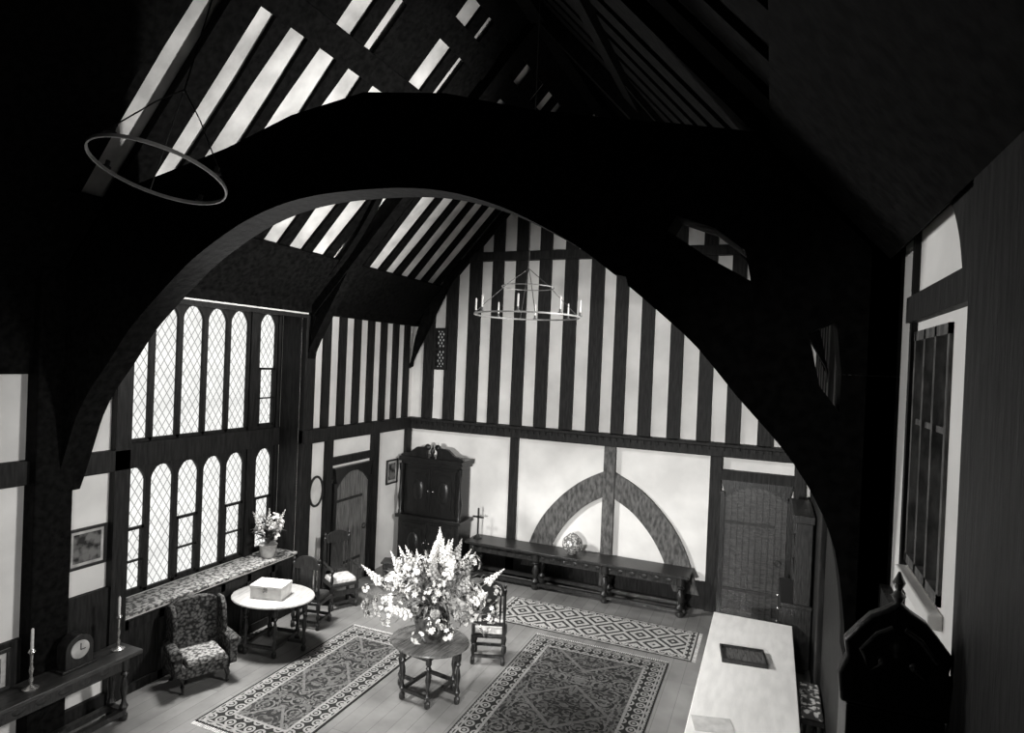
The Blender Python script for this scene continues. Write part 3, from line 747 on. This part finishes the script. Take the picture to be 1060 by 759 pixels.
pts = [(0.17*math.cos(a), -0.02, 0.26*math.sin(a)) for a in [2*math.pi*i/32 for i in range(33)]]
MB().tube(pts, 0.022, 8).build('frame', OAK, e)
MB().prism([(p[0],p[2]) for p in pts[:-1]], -0.015, 0, 'XZ').build('mirror_glass', mat_noise('mirror_glass', 0.5, 0.7, 3, 0.2, bump=0), e)

def candlestick(loc, label, h=0.42):
    e = thing('candlestick', loc, 0, label, 'candlestick', 'candlesticks on the side table')
    MB().lathe([(0.07,0),(0.075,0.015),(0.04,0.03),(0.015,0.05),(0.025,0.1),(0.012,0.14),(0.022,h*0.5),(0.012,h*0.6),(0.015,h-0.06),(0.035,h-0.03),(0.02,h)],(0,0,0),16).build('stem', BRASS, e)
    MB().lathe([(0.014,h),(0.014,h+0.2),(0.004,h+0.215)],(0,0,0),10).build('candle', PAPER, e)
    return e
candlestick((-7.0, 5.05, 0.8), 'brass candlestick with white candle on the side table')
candlestick((-6.95, 4.08, 0.8), 'brass candlestick with white candle on the side table')
e = thing('mantel_clock', (-7.04, 4.58, 0.8), 90, 'dark arched mantel clock with pale round dial', 'clock')
c = [(-0.15,0),(0.15,0),(0.15,0.22)]+[(0.15*math.cos(a),0.22+0.15*math.sin(a)) for a in [math.pi*i/14 for i in range(1,14)]]+[(-0.15,0.22)]
MB().prism(c, -0.08, 0.08, 'XZ').bx(-0.19,0.19,-0.1,0.1,0,0.03).build('clock_case', OAK, e, 0.006)
Mx = Matrix.Translation((0,-0.08,0.21)) @ Matrix.Rotation(R(90),4,'X')
MB().lathe([(0.1,0),(0.1,0.008),(0.09,0.012)],(0,0,0),28,Mx).build('dial', POT, e)
hd = MB(); hd.bx(-0.004,0.004,-0.098,-0.094,0.21,0.28).bx(0,0.05,-0.098,-0.094,0.206,0.214); hd.build('clock_hand', IRON, e)

e = thing('box', (-6.72, 7.2, 0.78), 15, 'pale wooden box with lid on the oval table', 'box')
MB().bx(-0.24,0.24,-0.16,0.16,0,0.15).build('box_body', CREAM, e, 0.006)
MB().bx(-0.25,0.25,-0.17,0.17,0.15,0.2).build('lid', CREAM, e, 0.01)
MB().bx(-0.03,0.03,-0.18,-0.165,0.11,0.18).build('clasp', BRASS, e)

e = thing('potted_plant', (-7.52, 7.95, 1.02), 0, 'pale pot with white flowers and broad leaves on window ledge', 'plant')
MB().lathe([(0.08,0),(0.1,0.02),(0.13,0.12),(0.14,0.2),(0.15,0.22),(0.13,0.22)],(0,0,0),20).build('pot', POT, e)
def leafmesh(L, W):
    n = 6; c = []
    for i in range(n+1):
        u = i/n; c.append((u*L, W*math.sin(math.pi*min(u*0.95+0.03,1))**0.8, 0.25*L*u*(1-u)*2-0.1*L*u*u))
    vs = []; fs = []
    for x, w_, z in c: vs += [(x,-w_,z+w_*0.3),(x,0,z),(x,w_,z+w_*0.3)]
    for i in range(n):
        o = i*3; fs += [(o,o+1,o+4,o+3),(o+1,o+2,o+5,o+4)]
    return vs, fs
fo = MB()
for i in range(34):
    vs, fs = leafmesh(random.uniform(0.18,0.32), 0.035)
    M = Matrix.Translation((0,0,random.uniform(0.2,0.4))) @ Matrix.Rotation(random.uniform(0,6.28),4,'Z') @ Matrix.Rotation(R(random.uniform(-75,-5)),4,'Y')
    fo.add(vs, fs, M)
o = fo.build('foliage', LEAF, e); o['kind'] = 'stuff'

def blossom_mesh(mat, petals=7, r=0.055):
    mb = MB()
    for ring, (cnt, tilt, s) in enumerate(((petals, 18, 1.0), (petals-1, 45, 0.75), (4, 70, 0.45))):
        for i in range(cnt):
            vs, fs = leafmesh(r*s, r*0.34*s)
            M = Matrix.Rotation(2*math.pi*(i+0.5*ring)/cnt,4,'Z') @ Matrix.Rotation(R(-tilt),4,'Y')
            mb.add(vs, fs, M)
    return mb.mesh('blossom', mat)
def cluster_mesh(mat, n=9, R0=0.075):
    # loose head of several small florets
    mb = MB()
    for j in range(n):
        a = random.uniform(0,6.28); el = random.uniform(0.0,1.5)
        d_ = Vector((math.cos(a)*math.cos(el), math.sin(a)*math.cos(el), math.sin(el)))
        Q = Matrix.Translation(d_*R0*random.uniform(0.7,1.2)) @ d_.to_track_quat('Z','Y').to_matrix().to_4x4()
        for i in range(6):
            vs, fs = leafmesh(0.032, 0.012)
            mb.add(vs, fs, Q @ Matrix.Rotation(2*math.pi*i/6,4,'Z') @ Matrix.Rotation(R(-25),4,'Y'))
    return mb.mesh('blossom', mat)
BL = [blossom_mesh(PETAL), blossom_mesh(PETAL_G, 8, 0.055)]
CL = [cluster_mesh(PETAL), cluster_mesh(PETAL, 12, 0.09), cluster_mesh(PETAL_G), cluster_mesh(PETAL, 8, 0.06)]
def spike_mesh(mat, L=0.42):
    mb = MB(); mb.tube([(0,0,0),(0,0,L)], [0.006,0.003], 6)
    n = 30
    for i in range(n):
        u = i/n; z = L*(0.25+0.75*u); a = i*2.4; r = 0.038*(1.1-u)
        mb.sph((r*math.cos(a), r*math.sin(a), z), (0.024*(1.15-u),0.024*(1.15-u),0.02*(1.2-u)), 7, 5)
    return mb.mesh('flower_spike', mat)
SP = [spike_mesh(PETAL), spike_mesh(PETAL_G, 0.36)]
def put(me, name, parent, loc, nrm, s):
    o = bpy.data.objects.new(name, me); COL.objects.link(o); o.parent = parent; o.location = loc; o.scale = (s,s,s)
    o.rotation_euler = Vector(nrm).to_track_quat('Z','Y').to_euler()
for i in range(9):
    a = random.uniform(0,6.28); put(CL[i%4], 'blossom', e, (0.17*math.cos(a),0.17*math.sin(a),random.uniform(0.35,0.66)), (math.cos(a),math.sin(a),0.8), 1.0)
for i in range(3): put(SP[0], 'flower_spike', e, (0.03*(i-1),0.05*(i-1),0.35), (0.3*(i-1),0.35*(i-1),1), 1.1)

VX, VY = -3.97, 7.16
e = thing('vase', (VX, VY, 0.72), 0, 'wide dark glazed bowl vase on the round table', 'vase')
MB().lathe([(0.1,0),(0.13,0.01),(0.16,0.06),(0.21,0.16),(0.235,0.27),(0.22,0.35),(0.2,0.39),(0.22,0.42),(0.2,0.42),(0.17,0.36)],(0,0,0),28).build('vase_body', BOWL, e)
e = thing('flower_bouquet', (VX, VY, 1.14), 0, 'huge loose bouquet of small white blooms and tall flower spikes', 'flowers')
fo = MB()
for i in range(90):
    a = random.uniform(0,6.28); el = random.uniform(0.1,1.4); L = random.uniform(0.4,0.75)
    d_ = Vector((math.cos(a)*math.cos(el)*1.2, math.sin(a)*math.cos(el), math.sin(el)))
    fo.tube([(0,0,0.0), d_*L*0.5+Vector((0,0,0.08)), d_*L], [0.006,0.005,0.003], 5)
for i in range(340):
    a = random.uniform(0,6.28); el = random.uniform(-0.1,1.4); L = random.uniform(0.2,0.66)
    d_ = Vector((math.cos(a)*math.cos(el)*1.25, math.sin(a)*math.cos(el), math.sin(el)*0.9))
    vs, fs = leafmesh(random.uniform(0.1,0.2), 0.018)
    M = Matrix.Translation(d_*L) @ Matrix.Rotation(a+random.uniform(-.8,.8),4,'Z') @ Matrix.Rotation(R(random.uniform(-70,30)),4,'Y')
    fo.add(vs, fs, M)
o = fo.build('foliage', LEAF, e); o['kind'] = 'stuff'
for i in range(99):
    a = random.uniform(0,6.28); el = math.asin(random.uniform(-0.2,1.0)); L = random.uniform(0.35,0.76)
    d_ = Vector((math.cos(a)*math.cos(el)*1.3, math.sin(a)*math.cos(el)*1.1, math.sin(el)*0.92))
    me = random.choice(CL) if i % 4 else random.choice(BL)
    put(me, 'blossom', e, d_*L, d_+Vector((random.uniform(-.5,.5),random.uniform(-.5,.5),0.2)), random.uniform(0.8,1.3))
for i in range(36):
    a = random.uniform(0,6.28); el = random.uniform(0.6,1.5) if i < 18 else random.uniform(0.1,0.7)
    d_ = Vector((math.cos(a)*math.cos(el)*1.2, math.sin(a)*math.cos(el), math.sin(el)))
    put(SP[0] if i%3 else SP[1], 'flower_spike', e, d_*random.uniform(0.4,0.62), d_+Vector((random.uniform(-.3,.3),0,0.4)), random.uniform(0.85,1.2))

# ------------------------------------------------------------------ right side dresser & hooded case
e = thing('oak_dresser', (0.46, 10.7, 0), -90, 'tall dark oak dresser with open shelves by the door', 'dresser')
MB().bx(-0.6,0.6,-0.2,0.2,0.08,0.95).bx(-0.63,0.63,-0.22,0.21,0.95,1.0).bx(-0.6,-0.56,-0.05,0.2,1.0,2.2).bx(0.56,0.6,-0.05,0.2,1.0,2.2).bx(-0.6,0.6,0.17,0.2,1.0,2.2).bx(-0.6,0.6,-0.15,0.15,0,0.08).build('cabinet_body', OAK, e, 0.005)
for z in (1.35,1.75): MB().bx(-0.56,0.56,-0.04,0.17,z,z+0.025).build('shelf', OAK, e)
MB().bx(-0.65,0.65,-0.1,0.2,2.2,2.32).build('cornice', OAK, e, 0.01)
for x in (-0.3,0.3):
    o = MB().bx(x-0.26,x+0.26,-0.225,-0.2,0.7,0.9).build('drawer', OAK, e, 0.005)
    k = MB().sph((x,-0.24,0.8),0.02,8,6).build('knob', BRASS); k.parent = o
    o = MB().bx(x-0.26,x+0.26,-0.225,-0.2,0.15,0.66).bx(x-0.18,x+0.18,-0.235,-0.225,0.24,0.57).build('door', OAK, e, 0.005)
    k = MB().sph((x+0.2,-0.24,0.45),0.02,8,6).build('knob', BRASS); k.parent = o

e = thing('carved_oak_case', (0.46, 2.8, 0), 0, 'very tall near black oak case with carved rounded crest and finial', 'cabinet')
MB().bx(-0.15,0.17,-0.10,0.16,0,3.15).bx(-0.16,0.18,-0.12,0.18,0,0.2).build('cabinet_body', OAK_B, e, 0.006)
crest = [(-0.17,3.15),(0.19,3.15),(0.2,3.26),(0.175,3.33),(0.185,3.39),(0.14,3.45),(0.10,3.5),(0.05,3.53),(0.01,3.565),(-0.03,3.53),(-0.08,3.5),(-0.12,3.45),(-0.165,3.39),(-0.155,3.33),(-0.18,3.26)]
cr = MB(); cr.prism(crest, -0.10, -0.04, 'XZ'); cr.build('carved_crest', OAK_B, e, 0.012)
rl = MB()
for s in (-1,1):
    rl.tube([(0.01+s*0.02,-0.11,3.47),(0.01+s*0.07,-0.115,3.44),(0.01+s*0.12,-0.115,3.37),(0.01+s*0.09,-0.11,3.30),(0.01+s*0.05,-0.11,3.33)], 0.009, 8)
    rl.sph((0.01+s*0.05,-0.11,3.34),0.018,8,6)
rl.sph((0.01,-0.11,3.40),(0.03,0.015,0.045),10,8)
rl.build('scroll_carving', OAK_M, e)
MB().lathe([(0.015,0),(0.025,0.02),(0.01,0.04),(0.022,0.07),(0.004,0.11)],(0.01,-0.07,3.56),10).build('finial', OAK_TOP, e)
MB().bx(-0.11,0.13,-0.12,-0.10,0.4,3.05).build('door', OAK_B, e, 0.006)

# ------------------------------------------------------------------ chandeliers
def chandelier(loc, rad, ztop, label, n=8, band=0.02, plain=False, tilt=(0,0)):
    e = thing('chandelier', loc, 12, label, 'chandelier')
    seg = 48; r0, r1 = rad-0.005, rad+0.005
    vs = []; fs = []
    for i in range(seg):
        a = 2*math.pi*i/seg; c, s = math.cos(a), math.sin(a)
        vs += [(r0*c,r0*s,0),(r1*c,r1*s,0),(r1*c,r1*s,band),(r0*c,r0*s,band)]
    for i in range(seg):
        o = i*4; p = ((i+1)%seg)*4
        for k in range(4): fs.append((o+k, p+k, p+(k+1)%4, o+(k+1)%4))
    MB().add(vs, fs).build('ring', IRON_N if plain else IRON_L, e)
    for i in range(n):
        a = 2*math.pi*i/n
        MB().lathe([(0.028,0),(0.028,0.01),(0.014,0.015),(0.014,0.05)],(rad*math.cos(a),rad*math.sin(a),band),10).build('candle_cup', IRON, e)
        if not plain: MB().lathe([(0.011,0),(0.011,0.15),(0.003,0.165)],(rad*math.cos(a),rad*math.sin(a),band+0.045),8).build('candle', WAX, e)
    for i in range(3 if plain else 4):
        a = 2*math.pi*i/(3 if plain else 4)+0.3
        MB().tube([(rad*math.cos(a),rad*math.sin(a),band),(rad*0.38*math.cos(a),rad*0.38*math.sin(a),0.42),(0.0,0.0,0.62)], 0.0045, 6).build('support_rod', IRON, e)
    if not plain:
        pts = [(rad*0.5*math.cos(a), rad*0.5*math.sin(a), 0.38) for a in [2*math.pi*i/24 for i in range(25)]]
        MB().tube(pts, 0.007, 6).build('upper_ring', IRON_L, e)
    e.rotation_euler = (R(tilt[0]), R(tilt[1]), R(12))
    MB().tube([(0,0,0.6),(0,0,ztop-loc[2])], 0.005, 6).build('chain', IRON, e)
    return e
chandelier((-2.95, 7.5, 4.98), 0.68, RIDGE-0.4, 'iron ring chandelier with white candles hanging from the roof')
chandelier((-3.66, 2.8, 5.5), 0.40, 8.9, 'plain iron ring chandelier hanging near the gallery', 4, 0.022, True, (-14, 4))

# ------------------------------------------------------------------ camera
H = 4.4; th = R(22.65); roll = R(2.36); pit = math.atan(5.5/647)
F = Vector((-math.sin(th), math.cos(th), 0)); Rt = Vector((math.cos(th), math.sin(th), 0)); U = Vector((0,0,1))
F2 = F*math.cos(pit)-U*math.sin(pit); U2 = U*math.cos(pit)+F*math.sin(pit)
R3 = Rt*math.cos(roll)+U2*math.sin(roll); U3 = U2*math.cos(roll)-Rt*math.sin(roll)
M = Matrix((R3, U3, -F2)).transposed().to_4x4(); M.translation = (0,0,H)
cd = bpy.data.cameras.new('camera'); co = bpy.data.objects.new('camera', cd); COL.objects.link(co)
co.matrix_world = M; cd.sensor_width = 36; cd.lens = 647/1060*36; cd.clip_start = 0.05
scn.camera = co

# ------------------------------------------------------------------ lights
def spot(name, loc, tgt, power, angle, size=0.3, blend=0.6):
    l = bpy.data.lights.new(name, 'SPOT'); l.energy = power; l.spot_size = R(angle); l.spot_blend = blend; l.shadow_soft_size = size
    l.color = (1.0, 0.99, 0.97)
    o = bpy.data.objects.new(name, l); COL.objects.link(o); o.location = loc
    o.rotation_euler = (Vector(tgt)-Vector(loc)).to_track_quat('-Z','Y').to_euler()
spot('gallery_fill', (-2.8, -0.6, 3.4), (-3.2, 12, 2.0), 4000, 50, 0.3)  # unseen light added behind the camera to brighten the far wall
spot('roof_fill', (0.3, 8.2, 3.6), (-6.2, 6.8, 6.9), 2300, 60, 0.2, 0.9)  # unseen light added for the left roof, as if from side windows
spot('bay_fill', (0.3, 6.6, 4.9), (-7.0, 8.0, 1.8), 1400, 80, 0.4)  # unseen light added to brighten the bay side and left wall
spot('window_lamp', (-7.0, 6.9, 4.7), (-3.4, 7.6, 0.0), 2300, 105, 0.4)
spot('fill_lamp', (-0.6, -0.5, 3.2), (-6.8, 4.4, 2.0), 520, 58, 0.4, 1.0)
spot('sill_fill', (-4.5, 2.6, 4.6), (0.72, 3.7, 4.1), 300, 34, 0.2)  # unseen light added to brighten the right window and sill
spot('table_fill', (-0.9, 0.4, 4.8), (-0.1, 7.9, 0.75), 900, 26, 0.3, 0.8)  # unseen light added to whiten the pale table top
spot('ring_fill', (-1.6, 1.2, 4.3), (-3.5, 2.75, 5.5), 45, 18, 0.1, 1.0)  # unseen light added to pick out the near hanging ring
spot('rafter_fill', (-6.6, 6.6, 3.6), (-0.2, 4.6, 7.0), 900, 95, 0.4, 1.0)  # unseen light added to lift the dark right roof slope
wd = bpy.data.worlds.new('world'); wd.use_nodes = True; scn.world = wd
wd.node_tree.nodes['Background'].inputs[0].default_value = (1,1,0.98,1); wd.node_tree.nodes['Background'].inputs[1].default_value = 0.35
